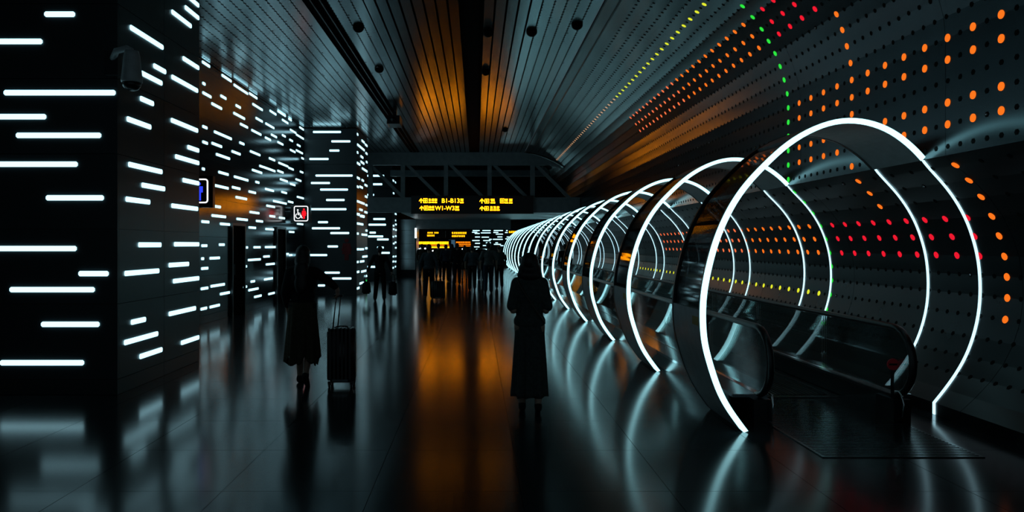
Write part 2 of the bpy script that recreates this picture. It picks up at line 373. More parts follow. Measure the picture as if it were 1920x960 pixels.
S3 = '818,503,830,515;848,540,862,556;826,556,862,598;865,560,880,576;818,594,830,606;868,600,884,622;843,620,855,630;825,650,840,668;843,645,860,662;870,647,884,660;850,677,880,705;822,722,838,738;848,737,858,747;818,767,833,778;838,770,853,782;863,762,882,775;865,818,882,832;825,843,838,853;840,848,862,863;867,862,878,870;837,885,852,893;822,907,838,914;845,917,862,924;862,898,876,905'
S4 = '820,55,835,62;840,65,860,73;825,103,855,110;820,153,832,156;848,158,875,163;868,138,880,142;820,233,835,233;838,233,858,233;866,228,880,228;852,270,880,268;815,298,832,296;840,295,860,292;820,348,835,345;846,345,870,340;862,368,876,365;838,405,858,398;816,433,836,425'
for b in list(zl(S3, 360, 60, K))+list(zl(S4, 360, 380, K)): side_bar(p2, PX, *b, lo=P2+.05, hi=P2B-.03, hh=.036)
K5 = 1186/420
for x0, x1, y in [(113,176,482),(88,180,512),(93,126,554),(85,165,574),(133,194,590),(133,168,633),(150,200,661),(60,170,253),(105,160,298),(70,117,354),(130,190,420),(120,160,700),(80,130,735)]:
    add_bar(p3, 'front', P3, max(WX+.05, pX(660+x0/K5,P3)), pX(660+x1/K5,P3), pz(240+y/K5,P3), .045)
rr = random.Random(3); z = .55
while z < 5.2:
    for q in range(2):
        a = P3+.1+q*.95+rr.uniform(0,.25); l = rr.uniform(.3,.6)
        if rr.random() < .75: add_bar(p3, 'side', PX, a, a+l, z+rr.uniform(-.06,.06), .04)
    z += rr.uniform(.24,.34)
for k in range(46):                                  # the wall stretch between the second and third pillars
    a = rr.uniform(27.3, 34.2); bar(wl, 'side', WX, a, a+rr.uniform(.3,.9), rr.uniform(.5,5.2), .036)
# faint red figure on the second pillar
def figure_pts(s):
    return [(-.10,.0),(-.10,.28),(-.19,.28),(-.11,.62),(-.17,.40),(-.21,.42),(-.13,.74),(.13,.74),(.21,.42),(.17,.40),(.11,.62),(.19,.28),(.10,.28),(.10,0),(.02,0),(.02,.28),(-.02,.28),(-.02,0)]
def circle_pts(cx, cz, r, k=14, y=0): return [(cx+r*math.cos(a*2*math.pi/k), y, cz+r*math.sin(a*2*math.pi/k)) for a in range(k)]
def woman_icon(mb, cx, z0, h, y, t):
    s = h/.95
    body = [(-.09,0),(-.09,.26),(-.20,.26),(-.12,.60),(-.12,.66),(-.17,.40),(-.22,.42),(-.15,.72),(.15,.72),(.22,.42),(.17,.40),(.12,.66),(.12,.60),(.20,.26),(.09,.26),(.09,0)]
    mb.prism([(cx+p[0]*s, y, z0+p[1]*s) for p in body], (0,-t,0)); mb.prism([(cx+q[0], y, z0+.84*s+q[2]) for q in circle_pts(0,0,.09*s)], (0,-t,0)); return mb
q = MB(); zz = pz(488,P2); woman_icon(q, pX(650,P2), zz, pz(446,P2)-zz, P2-.002, .012)
fig = q.build('figure_sign', 'red_figure'); tag(fig, 'faint dark red woman pictogram on the light-bar pillar', 'sign')

# ------------------------------------------------------------------ doorways in the left wall, the dark of each opening drawn as a black sheet
for n, (xa, xb) in enumerate([(433,455),(517,532)]):
    ya = -WX*F/(VX-xa); yb = -WX*F/(VX-xb); top = 2.1
    d = MB().box(WX+.001, WX+.012, ya, yb, 0, top).build('door_%d' % (n+1), 'ceiling_dark'); tag(d, ['black sheet for the dark restroom doorway nearer the blue sign', 'black sheet for the dark restroom doorway under the wheelchair sign'][n], kind='structure')
    MB().box(WX+.001, WX+.06, ya-.06, ya, 0, top+.06).box(WX+.001, WX+.06, yb, yb+.06, 0, top+.06).box(WX+.001, WX+.06, ya, yb, top, top+.06).build('door_frame', 'rubber', d)
    MB().tube([(WX+.05, ya+.1, .95), (WX+.05, ya+.1, 1.2)], .012).box(WX+.012, WX+.05, ya+.09, ya+.11, 1.0, 1.02).build('door_handle', 'skirt_metal', d)
# ------------------------------------------------------------------ hanging restroom signs
def rounded_ring(cx, cz, w, h, r, t, y, k=5):
    def loop(w, h, r):
        P = []
        for (sx, sz, a0) in ((1,1,0),(-1,1,90),(-1,-1,180),(1,-1,270)):
            for i in range(k+1):
                a = math.radians(a0+90*i/k); P.append((cx+sx*(w/2-r)+r*math.cos(a), cz+sz*(h/2-r)+r*math.sin(a)))
        return P
    o = loop(w, h, r); i_ = loop(w-2*t, h-2*t, max(.01, r-t)); mb = MB(); n = len(o)
    for a in range(n):
        b = (a+1) % n
        mb.prism([(o[a][0],y,o[a][1]),(o[b][0],y,o[b][1]),(i_[b][0],y,i_[b][1]),(i_[a][0],y,i_[a][1])], (0,-.006,0))
    return mb
def restroom_sign(d, x0, x1, y0, y1, fx0, fx1, fy0, fy1, label, kind):
    e = empty('restroom_sign', (pX((x0+x1)/2,d), d, pz(y1,d))); ox, oz = e.location.x, e.location.z
    X0, X1, Zb, Zt = pX(x0,d)-ox, pX(x1,d)-ox, 0, pz(y0,d)-oz
    MB().box(X0, X1, 0, .12, Zb, Zt).build('housing', 'black_plastic', e)
    MB().box(WX-ox+.002, X0+.01, .03, .09, Zb+.1, Zb+.18).build('wall_bracket', 'black_plastic', e); MB().box(WX-ox+.002, X0+.01, .03, .09, Zt-.18, Zt-.1).build('wall_bracket', 'black_plastic', e)
    fx0, fx1 = pX(fx0,d)-ox, pX(fx1,d)-ox; fz0, fz1 = pz(fy1,d)-oz, pz(fy0,d)-oz; cx, cz, w, h = (fx0+fx1)/2, (fz0+fz1)/2, fx1-fx0, fz1-fz0
    rounded_ring(cx, cz, w, h, .06, .026, -.001).build('border', 'icon_white', e)
    if kind == 'wc':
        woman_icon(MB(), cx+w*.2, cz-h*.33, h*.68, -.001, .006).build('woman_figure', 'icon_red', e)
        q = MB(); wx, wz, r = cx-w*.2, cz-h*.15, h*.16
        P = [(wx+r*math.cos(math.radians(a)), -.004, wz+r*math.sin(math.radians(a))) for a in range(120, 400, 20)]
        q.tube(P, .012, 6); q.tube([(wx-.01,-.004,wz+h*.30),(wx,-.004,wz+h*.08),(wx+h*.16,-.004,wz+h*.07),(wx+h*.26,-.004,wz-h*.15)], .016, 6)
        q.tube([(wx,-.004,wz+h*.18),(wx+h*.14,-.004,wz+h*.17)], .012, 6); q.prism(circle_pts(wx-.012, wz+h*.38, .025, 12, -.001), (0,-.006,0))
        q.build('wheelchair_figure', 'icon_white', e)
    else:
        q = MB(); s = h*.78; z0 = cz-s/2; bx = cx+w*.12
        body = [(-.10,0),(-.10,.42),(-.2,.42),(-.2,.74),(.2,.74),(.2,.42),(.10,.42),(.10,0)]
        q.prism([(bx+p[0]*s, -.001, z0+p[1]*s) for p in body], (0,-.006,0)); q.prism([(bx+p[0], -.001, z0+.87*s+p[2]) for p in circle_pts(0,0,.09*s)], (0,-.006,0))
        q.build('man_figure', 'icon_blue', e)
    tag(e, label, 'sign', 'hanging restroom signs'); return e
restroom_sign(22.5, 545, 582, 384, 418, 551, 578, 386, 415, 'black hanging sign with a white wheelchair and a red woman figure', 'wc')
restroom_sign(14.2, 340, 399, 330, 389, 345, 390.5, 335, 381, 'black hanging sign with a blue man figure, half behind the pillar', 'man')

# ------------------------------------------------------------------ truss beam and the portal behind it
BY = 31.0
tb = empty('truss_beam', (0, BY, 3.0)); q = MB()
q.prism([(p[0], -0.0, p[1]-3.0) for p in ([(PX-1.7,4.97),(PX-1.7,CEIL-.01),(1.98,CEIL-.01)]+[(a-.02,b-.03) for a, b in UP[:12:-1]]+[(3.62,4.80),(3.40,4.90),(3.1,4.97)])], (0,.3,0)); q.build('top_chord', 'beam_grey', tb)
MB().box(PX-1.7, LIP-.02, 0, .3, 0, .62).build('bottom_chord', 'beam_grey', tb)
for px in (694, 755, 836, 918, 999): MB().box(pX(px,BY)-.09, pX(px,BY)+.09, .05, .25, .62, 1.97).build('truss_post', 'beam_grey', tb)
for px in (694, 764, 845, 927, 1006):
    a = pX(px,BY); b = a+1.36
    MB().prism([(a-.09,.08,1.97),(a+.09,.08,1.97),(b+.09,.08,.62),(b-.09,.08,.62)], (0,.14,0)).build('truss_diagonal', 'beam_grey', tb)
MB().box(PX+.02, 3.3, 3.0, 3.3, 1.78, 2.05).build('rear_chord', 'beam_grey', tb)
tag(tb, 'grey open truss beam spanning the hall above the black gate sign', 'beam')
MB().box(-6.3, 4.5, 31.3, 45, CEIL+.02, CEIL+.1).build('ceiling_beyond', 'ceiling_dark', ceil)
for i in range(22):
    a = -5.6+i*.4; MB().box(a+.02, a+.38, 31.32, 40, CEIL-.01, CEIL+.015).build('ceiling_strip', 'ceiling_metal', ceil)
po = empty('portal_frame', (0, 35, 0)); po.location = (.6, 35, 0)
MB().box(-3.75, 3.7, -3.7, 4.0, 2.98, 3.06).build('soffit', 'soffit_metal', po)
MB().box(-3.73, 1.2, 4.0, 4.4, 2.48, 2.978).build('header', 'beam_grey', po)
tag(po, 'low passage soffit with grey header behind the gate sign', 'portal')
pier = empty('metal_pier', (-3.68, 39, 0)); MB().box(-.53, .53, 0, 2., 0, 2.975).build('cladding', 'pier_metal', pier)
MB().box(-.53, .53, -.02, 0, 0, .35).build('kick_plate', 'wall_dark', pier)
for zz in (.9, 1.7, 2.4): MB().box(-.53, .53, -.006, 0, zz, zz+.012).build('joint_strip', 'wall_dark', pier)
tag(pier, 'brushed metal clad pier at the side of the passage', 'pier')
lt = empty('light_tube', (pX(779.5,38.93), 38.93, 0)); MB().box(-.045, .045, -.045, .045, 2.0, 2.52).build('diffuser', 'far_white', lt); MB().box(-.03, .03, -.03, .03, 0, 2.0).build('post', 'arch_dark', lt)
tag(lt, 'bright white vertical light tube beside the metal pier', 'lamp')

# gate sign
SY = 30.86; gs = empty('gate_sign', (0, SY, 2.95)); sx = lambda X: X; KS = 8.0
def gx(zx): return pX(760+zx/KS, SY)
def gz(zy): return pz(360+zy/KS, SY)-2.95
MB().box(pX(771,SY), pX(1000,SY), 0, .13, 0, .71).build('housing', 'black_plastic', gs)
MB().box(pX(771,SY)-.02, pX(1000,SY)+.02, -.012, .13, -.02, 0).box(pX(771,SY)-.02, pX(1000,SY)+.02, -.012, .13, .71, .73).build('sign_frame', 'arch_dark', gs)
def text_mesh(s, w, h):
    cu = bpy.data.curves.new('lettering', 'FONT'); cu.body = s; cu.extrude = .004; cu.offset = .006; cu.size = 1
    o = bpy.data.objects.new('lettering', cu); C.objects.link(o); dg = bpy.context.evaluated_depsgraph_get(); dg.update()
    me = bpy.data.meshes.new_from_object(o.evaluated_get(dg)); bpy.data.objects.remove(o)
    xs = [v.co.x for v in me.vertices]; ys = [v.co.y for v in me.vertices]; x0, x1, y0, y1 = min(xs), max(xs), min(ys), max(ys)
    for v in me.vertices: v.co = Vector(((v.co.x-x0)/(x1-x0)*w, -.006-v.co.z, (v.co.y-y0)/(y1-y0)*h))
    me.materials.clear(); return me
def letters(s, x0, x1, y0, y1, e, mat='sign_amber'):
    put('lettering', text_mesh(s, gx(x1)-gx(x0), gz(y0)-gz(y1)), mat, e, (gx(x0), 0, gz(y1)))
def arrow(mb, x0, x1, y0, y1):
    cx = (gx(x0)+gx(x1))/2; w = (gx(x1)-gx(x0))/2; zb, zt = gz(y1), gz(y0); t = w*.2; hd = (zt-zb)*.5
    mb.prism([(cx-t,-.001,zb),(cx-t,-.001,zt-t*2),(cx+t,-.001,zt-t*2),(cx+t,-.001,zb)], (0,-.008,0))
    for s in (-1,1): mb.prism([(cx,-.001,zt),(cx+s*w,-.001,zt-hd),(cx+s*w,-.001,zt-hd-t*2.4),(cx,-.001,zt-t*2.6)], (0,-.008,0))
def icon(mb, x0, x1, y0, y1):
    a, b, zb, zt = gx(x0), gx(x1), gz(y1), gz(y0); t = (b-a)*.12
    for r in ((a,b,zb,zb+t),(a,b,zt-t,zt),(a,a+t,zb,zt),(b-t,b,zb,zt),(a+2.2*t,b-2.2*t,(zb+zt)/2-t*.6,(zb+zt)/2+t*.6),(a+3*t,b-3.4*t,zb+2*t,zt-2*t)): mb.box(r[0],r[1],-.009,-.001,r[2],r[3])
def strokes(mb, x0, x1, y0, y1, small=True, rnd=random.Random(11)):
    a, b, zb, zt = gx(x0), gx(x1), gz(y1), gz(y0); h = zt-zb; n = max(1, int((b-a)/(h*.62))); w = (b-a)/n
    for i in range(n):
        c0 = a+i*w+w*.06; c1 = a+(i+1)*w-w*.06; base = zb+(h*.42 if small else 0); tp = zt
        for k in range(3): zq = base+(tp-base)*(k+.5)/3; mb.box(c0+rnd.uniform(0,w*.2), c1-rnd.uniform(0,w*.2), -.009, -.001, zq-h*.045, zq+h*.045)
        for k in range(2): xq = c0+(c1-c0)*rnd.uniform(.15,.85); mb.box(xq-h*.04, xq+h*.04, -.009, -.001, base, tp-rnd.uniform(0,h*.1))
        if small:
            for k in range(3): xq = c0+(c1-c0)*(k+.5)/3; mb.box(xq-w*.11, xq+w*.11, -.009, -.001, zb, zb+h*.27)
letters('B1-B13', 548, 812, 97, 163, gs); letters('W1-W3', 445, 733, 209, 274, gs)
for x0, x1, y0, y1 in ((207,265,93,165),(215,275,207,275),(1115,1182,97,170),(1115,1182,212,278)): q = MB(); arrow(q, x0, x1, y0, y1); q.build('arrow_symbol', 'sign_amber', gs)
for x0, x1, y0, y1 in ((268,332,95,165),(280,343,207,275),(1190,1256,103,170),(1186,1250,215,278),(1420,1482,98,168)): q = MB(); icon(q, x0, x1, y0, y1); q.build('gate_symbol', 'sign_amber', gs)
for x0, x1, y0, y1 in ((342,480,97,165),(816,878,97,168),(346,438,207,275),(738,815,209,278),(1270,1355,100,172),(1486,1612,100,172),(1265,1420,212,280)): q = MB(); strokes(q, x0, x1, y0, y1); tag(q.build('small_characters', 'sign_amber', gs), kind='stuff')
tag(gs, 'long black overhead sign with amber B1-B13 and W1-W3 lettering', 'sign')

# ------------------------------------------------------------------ far hall beyond the portal
wb = MB().box(-8, 6, 74, 74.2, 0, 4.2).build('wall_back', 'wall_dark'); tag(wb, 'dark end wall of the far hall', kind='structure')
tag(MB().box(-8, 6, 39.5, 74, 3.6, 3.7).build('ceiling_far', 'ceiling_dark'), 'low dark ceiling of the far hall', kind='structure')
tag(MB().box(-8.2, -8, 39, 74, 0, 3.6).build('wall_far', 'panel_gloss'), 'dark panelled side wall of the far hall', kind='structure')
tag(MB().box(-8.2, 4.6, 44.7, 44.9, 3.7, CEIL+.1).build('wall_upper', 'wall_dark'), 'dark upper wall closing the hall behind the truss', kind='structure')
FD = 62.0; fp = empty('light_pillar', (pX(930,FD), FD, 0)); MB().box(-2.1, 2.1, .03, 1.5, 0, 3.58).build('core', 'wall_dark', fp)
for i in range(4): MB().box(-2.1+i*1.05+.004, -2.1+(i+1)*1.05-.004, 0, .03, .1, 3.55).build('front_panel', 'pillar_gloss', fp)
for x0, x1, y in [(1000,1080,604),(1040,1115,622),(1132,1280,613),(1320,1395,607),(1358,1465,632),(1495,1545,608),(1045,1120,675),(1143,1255,678),(1380,1455,674),(1520,1575,675),(1312,1462,710),(1255,1297,710),(1003,1115,728),(1168,1277,729),(1500,1550,703),(1208,1283,762),(1045,1120,770),(1350,1390,762),(1328,1435,785),(1153,1265,803),(1405,1473,805),(1003,1115,823),(1155,1222,860),(1060,1090,860),(1313,1350,890),(1010,1115,578),(1155,1280,578),(1325,1465,578),(1510,1600,578)]:
    o = put('light_bar', bar_mesh((x1-x0)/8*FD/F, .038, .012, .02), 'bar_white', fp, (pX(760+(x0+x1)/16,FD)-fp.location.x, -.001, pz(360+y/8,FD)))
tag(fp, 'broad far pillar with many light bars behind the crowd', 'pillar')
def far_sign(d, x0, x1, y0, y1, lines, label, nm='gate_sign', mat='sign_amber_far'):
    e = empty(nm, (pX((x0+x1)/2,d), d, pz(y1,d))); w = pX(x1,d)-pX(x0,d); h = pz(y0,d)-pz(y1,d)
    MB().box(-w/2, w/2, 0, .1, 0, h).build('housing', 'black_plastic', e); q = MB()
    for a, b, c, dd in lines:
        xa, xb = pX(a,d)-e.location.x, pX(b,d)-e.location.x; za, zb = pz(dd,d)-e.location.z, pz(c,d)-e.location.z
        n = max(2, int((xb-xa)/((zb-za)*.8))); ww = (xb-xa)/n
        for i in range(n):
            for k in range(3): z_ = za+(zb-za)*(k+.3)/3; q.box(xa+i*ww+ww*random.uniform(0,.2), xa+(i+1)*ww-ww*random.uniform(.05,.2), -.01, -.001, z_, z_+(zb-za)*.2)
            xq = xa+(i+random.uniform(.2,.7))*ww; q.box(xq, xq+ww*.14, -.01, -.001, za, zb)
    tag(q.build('small_characters', mat, e), kind='stuff')
    for k in (-1,1): MB().tube([(k*w*.3,.05,h),(k*w*.3,.05,3.6-e.location.z)], .02).build('hanger', 'arch_dark', e)
    tag(e, label, 'sign'); return e
far_sign(50, 795.5, 835.5, 433.5, 445.5, [(801,812,435,438),(814,822.5,435,438),(800.5,815,440,443.5)], 'small black hanging sign with two short amber lines, beside the metal pier')
far_sign(50, 842, 880, 433.5, 446, [(847,875,435,439),(847,872,441,444.5)], 'small black hanging sign with two full amber lines, above the crowd')
far_sign(58, 952, 974, 431, 439, [(954,968,433,437)], 'tiny black hanging sign with one amber line, beside the light arches')
def display(d, x0, x1, y0, y1, rows, label, cols):
    e = empty('display_board', (pX((x0+x1)/2,d), d, 0)); w = pX(x1,d)-pX(x0,d); zt, zb = pz(y0,d), pz(y1,d)
    MB().box(-w/2, w/2, 0, .12, zb, zt).build('housing', 'black_plastic', e)
    MB().box(-w/2+.1, -w/2+.16, .02, .1, 0, zb).build('leg', 'arch_dark', e); MB().box(w/2-.16, w/2-.1, .02, .1, 0, zb).build('leg', 'arch_dark', e)
    for r, (a, b, c, dd) in enumerate(rows):
        q = MB(); xx = a
        while xx < b:
            l = random.uniform(2.2, 5); q.box(pX(xx,d)-e.location.x, pX(min(b,xx+l),d)-e.location.x, -.012, -.001, pz(dd,d), pz(c,d)); xx += l+random.uniform(.3,.7)
        q.build('text_row', cols[r], e)
    tag(e, label, 'display'); return e
display(58, 779, 846, 450, 467, [(781,841,453,458),(800,842,458.8,460.5),(809,843,462,465)], 'long lit amber message board above the crowd', ['sign_amber_far','sign_orange_far','sign_amber_far'])
display(60, 852, 885, 450, 464, [(855,882,453,455.5),(854,883,457,459),(856,882,460.5,462)], 'small orange dotted message board beside the light-bar pillar', ['sign_orange_far']*3)
tag(MB().box(-.25, .25, 0, .06, 0, .6).build('wall_screen', 'screen_blue', None, loc=(pX(847,59), 59, pz(464,59))), 'dim blue screen between the amber message boards', 'screen')
for k in range(14):
    d = 52+k*.9; px = 784+k*6.5+random.uniform(-2,2); zt = pz(random.uniform(464,470), d)
    o = MB().lathe([(.001,.0),(.05,.01),(.07,.05),(.05,.10),(.001,.11)], k=8).build('counter_lamp', 'far_white', None, True, (pX(px,d), d, zt-.11))
    o2 = MB().tube([(0,0,-(zt-.11)),(0,0,0)], .012, 6).build('lamp_post', 'arch_dark', o)
    tag(o, 'small white lamp on a thin post among the crowd', 'lamp', 'small lamps in the far hall')

# ------------------------------------------------------------------ light arches
AR = [(2.372,0.0),(2.207,.211),(2.10,.40),(2.016,.637),(1.969,.81),(1.953,.99),(1.957,1.173),(1.984,1.345),(2.033,1.537),(2.092,1.711),(2.165,1.867),(2.255,2.02),(2.38,2.18),(2.56,2.355),(2.805,2.56),(3.09,2.715),(3.38,2.80),(3.67,2.80),(3.947,2.727),(4.183,2.59),(4.316,2.48)]
AR = smooth(catmull(AR, 4), 4)
def normals2(P):
    out = []
    for i in range(len(P)):
        a = P[max(i-1,0)]; b = P[min(i+1,len(P)-1)]; d = Vector((b[0]-a[0], b[1]-a[1])).normalized(); out.append(Vector((-d.y, d.x)))  # outward (left/up)
    return out
AN = normals2(AR)
def arch_y(X): return S*(X-2.372)
BD = .86
def arch_piece(i0, i1, r0, r1, y0, y1):
    m = MB(); rings = []
    for i in range(i0, i1+1):
        p = AR[i]; n = AN[i]; ring = []
        for r, y in ((r0,y0),(r1,y0),(r1,y1),(r0,y1)):
            X = p[0]+n.x*r; Z = max(0.0, p[1]+n.y*r); ring.append((X-2.372, arch_y(p[0])+y, Z))
        rings.append(ring)
    return m.loft(rings)
NA = len(AR)-1
iA = min(range(NA), key=lambda i: abs(AR[i][1]-1.06)+(9 if AR[i][0] > 3 else 0)); iB = min(range(NA), key=lambda i: abs(AR[i][0]-2.85)+(9 if AR[i][1] < 2 else 0))
def wall_line(off):
    P = smooth(catmull(DN[:15], 3), 2)+[DN[15]]; rings = []
    for i, p in enumerate(P):
        a = P[max(i-1,0)]; b = P[min(i+1,len(P)-1)]; d = Vector((b[0]-a[0],b[1]-a[1])).normalized(); n = Vector((d.y,-d.x)); n = n if n.x < 0 else -n
        if i == 0: n = Vector((-.7,-.3))
        y = arch_y(p[0])+off
        rings.append([(p[0]+n.x*t-2.372, y+w, p[1]+n.y*t) for t, w in ((.002,-.018),(.010,-.018),(.010,.018),(.002,.018))])
    return MB().loft(rings)
proto = empty('light_arch', (2.372, 6.59, 0))
arch_piece(0, NA, -.023, .023, -.03, 0).build('light_strip', 'strip_white', proto)
arch_piece(0, iA, -.022, .022, 0, BD).build('lower_panel', 'arch_grey', proto)
arch_piece(iA, iB, -.008, .008, .01, BD-.01).build('smoked_glass', 'smoke_glass', proto)
arch_piece(iB, NA, -.022, .022, 0, BD).build('top_panel', 'arch_grey', proto)
arch_piece(0, NA, -.026, .026, BD, BD+.04).build('rear_rim', 'arch_dark', proto)
arch_piece(iA, iB, -.026, .026, 0, .03).build('front_rim', 'arch_dark', proto)
wall_line(0).build('wall_light_line', 'line_white', proto); wall_line(BD).build('wall_light_line', 'line_white', proto)
# small notice sticker on the lower panel's outer face
i = max(j for j in range(NA) if AR[j][1] < 1.0 and AR[j][0] < 2.3); p = AR[i-1]; p2_ = AR[i]; n = AN[i]
st = MB().prism([(p[0]-2.372+n.x*.024, arch_y(p[0])+.05, p[1]), (p2_[0]-2.372+n.x*.024, arch_y(p2_[0])+.05, p2_[1]+.03), (p2_[0]-2.372+n.x*.024, arch_y(p2_[0])+.22, p2_[1]+.03), (p[0]-2.372+n.x*.024, arch_y(p[0])+.22, p[1])], (n.x*.002, 0, n.y*.002)).build('notice_sticker', 'sticker', proto)
ords = ['first','second','third','fourth','fifth','sixth','seventh','eighth','ninth','tenth','eleventh','twelfth','thirteenth','fourteenth','fifteenth','sixteenth']
proto['group'] = 'glowing arches over the moving walkway'; proto['category'] = 'arch'
proto['label'] = 'glowing white arch at the walkway mouth, first of the tunnel'
for k in range(1, 16):
    a = copy_tree(proto); a.location.y = 6.59+3.14*k
    a['label'] = 'glowing white arch over the moving walkway, %s from its landing plate' % ords[k]

# ------------------------------------------------------------------ moving walkway
mw = empty('moving_walkway', (3.33, 7, 0)); YE = 56.0
LX, RX, DZ, HZ = 2.68, 3.98, .24, .89
def rail_path(X):
    P = [(X, YE, HZ-.02), (X, 30, HZ-.02), (X, 12, HZ-.02), (X, 8, HZ-.02)]
    for a in range(0, 181, 15): P.append((X, 7.12-.32*math.sin(math.radians(a)), .55+.32*math.cos(math.radians(a))))
    return P
def loc(P): return [(p[0]-3.33, p[1]-7, p[2]) for p in P]
for X, sgn in ((LX,-1),(RX,1)):
    MB().tube(loc(rail_path(X)), .036, 10, .8).build('handrail', 'rubber', mw, True)
    prof = [(X-3.33,)+p for p in ()]
    Q = [(7.12-.29*math.sin(math.radians(a)), .55+.29*math.cos(math.radians(a))) for a in range(0, 181, 15)]
    MB().prism([(X-3.33-.006, y-7, z) for y, z in Q]+[(X-3.33-.006, 8.6-7, DZ+.01),(X-3.33-.006, 8.6-7, .84)], (.012,0,0)).build('glass_panel', 'clear_glass', mw)
    gm = MB().box(-.006, .006, .006, 1.994, DZ+.005, .84).mesh('glass_panel')
    for k in range(23): put('glass_panel', gm, 'clear_glass', mw, (X-3.33, 1.6+k*2, 0))
    a, b = (X-.26, X+.07) if sgn < 0 else (X-.07, X+.13)
    MB().box(a-3.33, b-3.33, .05, YE-7, DZ-.03, DZ).build('deck', 'deck_metal', mw)
    MB().box((a+.01 if sgn<0 else a+.002)-3.33, (a+.03 if sgn<0 else a+.02)-3.33, .2, YE-7, .0, DZ-.03).build('outer_skirt' if sgn<0 else 'inner_skirt', 'skirt_metal', mw)
    MB().box((b-.03)-3.33, (b-.01)-3.33, .2, YE-7, .0, DZ-.03).build('inner_skirt' if sgn<0 else 'outer_skirt', 'skirt_metal', mw)
    MB().box(X-.10-3.33, X+.06-3.33, -.06, .25, 0, DZ-.03).build('newel_base', 'black_plastic', mw)
    MB().tube([(X-3.33+.05*(1 if sgn<0 else -1), -.10, .02),(X-3.33+.05*(1 if sgn<0 else -1), -.14, .18),(X-3.33+.05*(1 if sgn<0 else -1), -.10, .26),(X-3.33+.03*(1 if sgn<0 else -1), -.02, .28)], .009, 6).build('guard_hoop', 'chrome', mw, True)
q = MB()
for i in range(24): q.box(LX+.09-3.33+i*.0458, LX+.09-3.33+i*.0458+.026, 1.15, YE-7, .004, .016)
tag(q.build('pallet_rib', 'rubber', mw), kind='stuff')
MB().box(LX+.08-3.33, RX-.08-3.33, 1.1, YE-7, .001, .004).build('pallet_belt', 'skirt_metal', mw)
MB().box(LX+.0-3.33, RX-.04-3.33, -1.22, 1.0, .001, .008).build('landing_plate', 'skirt_metal', mw)
q = MB()
for i in range(46): q.box(LX+.03-3.33, RX-.07-3.33, -1.19+i*.047, -1.19+i*.047+.018, .008, .011)
tag(q.build('landing_rib', 'skirt_metal', mw), kind='stuff')
q = MB().box(LX+.08-3.33, RX-.08-3.33, 1.0, 1.1, .001, .018)
for i in range(24): q.prism([(LX+.09-3.33+i*.0458, 1.1, .001),(LX+.115-3.33+i*.0458, 1.1, .001),(LX+.1-3.33+i*.0458, 1.18, .018)], (0,0,.002))
q.build('comb_plate', 'skirt_metal', mw)
tag(mw, 'black moving walkway with glass balustrades running under the glowing arches', 'walkway')
# red no-entry disc on the right deck
ne = empty('no_entry_sign', (3.935, 7.06, DZ+.001)); 
MB().box(-.012, .012, -.01, .01, 0, .24).build('post', 'skirt_metal', ne)
MB().prism([(-.055*math.cos(a*math.pi/10)*-1, -.012, .28+.055*math.sin(a*math.pi/10)) for a in range(20)], (0,.01,0)).build('disc', 'red_sign', ne)
MB().box(-.038, .038, -.015, -.0125, .271, .289).build('bar_mark', 'black_plastic', ne)
tag(ne, 'small red round no-entry sign on the walkway deck', 'sign')

# ------------------------------------------------------------------ camera on the pillar corner, ceiling units, exit light
cc = empty('dome_camera', (-3.70, 8.02, 3.40))
MB().box(-.34, -.20, .10, .179, .10, .36).build('wall_plate', 'arch_dark', cc)
MB().tube([(-.26,.12,.28),(-.18,.03,.34),(-.06,0,.36),(0,0,.33)], .035, 10).build('arm', 'arch_grey', cc, True)
MB().lathe([(.03,.34),(.07,.33),(.085,.27),(.095,.15),(.11,.02),(.11,0),(.10,-.01)], k=20).build('housing', 'arch_grey', cc, True)
MB().lathe([(.098,-.005),(.092,-.045),(.065,-.08),(.03,-.097),(.002,-.10)], k=20).build('dome', 'black_plastic', cc, True)
tag(cc, 'dark dome security camera bracketed to the pillar corner', 'camera')
for px, py in [(672,50),(711,128),(1082,45),(911,133),(916,59),(997,58),(947,242)]:
    d = (CEIL-H0)*F/(VY-py); e = MB().lathe([(.10,0),(.10,-.02),(.092,-.05),(.068,-.08),(.035,-.098),(.002,-.103)], k=16).build('ceiling_dome', 'hole_black', None, True, (pX(px,d), d, CEIL-.001))
    tag(e, 'small round black dome unit on the strip ceiling', 'ceiling dome', 'round black ceiling domes')
pj = empty('ceiling_projector', (-2.35, 21.6, CEIL-.42)); MB().box(-.18, .18, -.45, .3, 0, .24).build('housing', 'black_plastic', pj)
MB().box(-.05, .05, -.05, .05, .24, .43).build('hanger', 'black_plastic', pj); MB().box(-.19, -.175, -.47, .3, -.01, .02).build('edge_trim', 'chrome', pj)
MB().lathe([(.07,0),(.07,.06),(.05,.06),(.002,.05)], k=14).build('lens', 'black_plastic', pj, True, (0,-.52,.12)).rotation_euler = (-math.pi/2,0,0)
tag(pj, 'black box projector hung below the dark ceiling slot', 'projector')
ex = empty('exit_light', (PX, 26.55, .30)); MB().box(.001, .03, -.16, .16, 0, .13).build('housing', 'black_plastic', ex); MB().box(.0305, .033, -.13, .13, .02, .11).build('panel', 'exit_green', ex)
tag(ex, 'small green exit light low on the pillar side', 'sign')

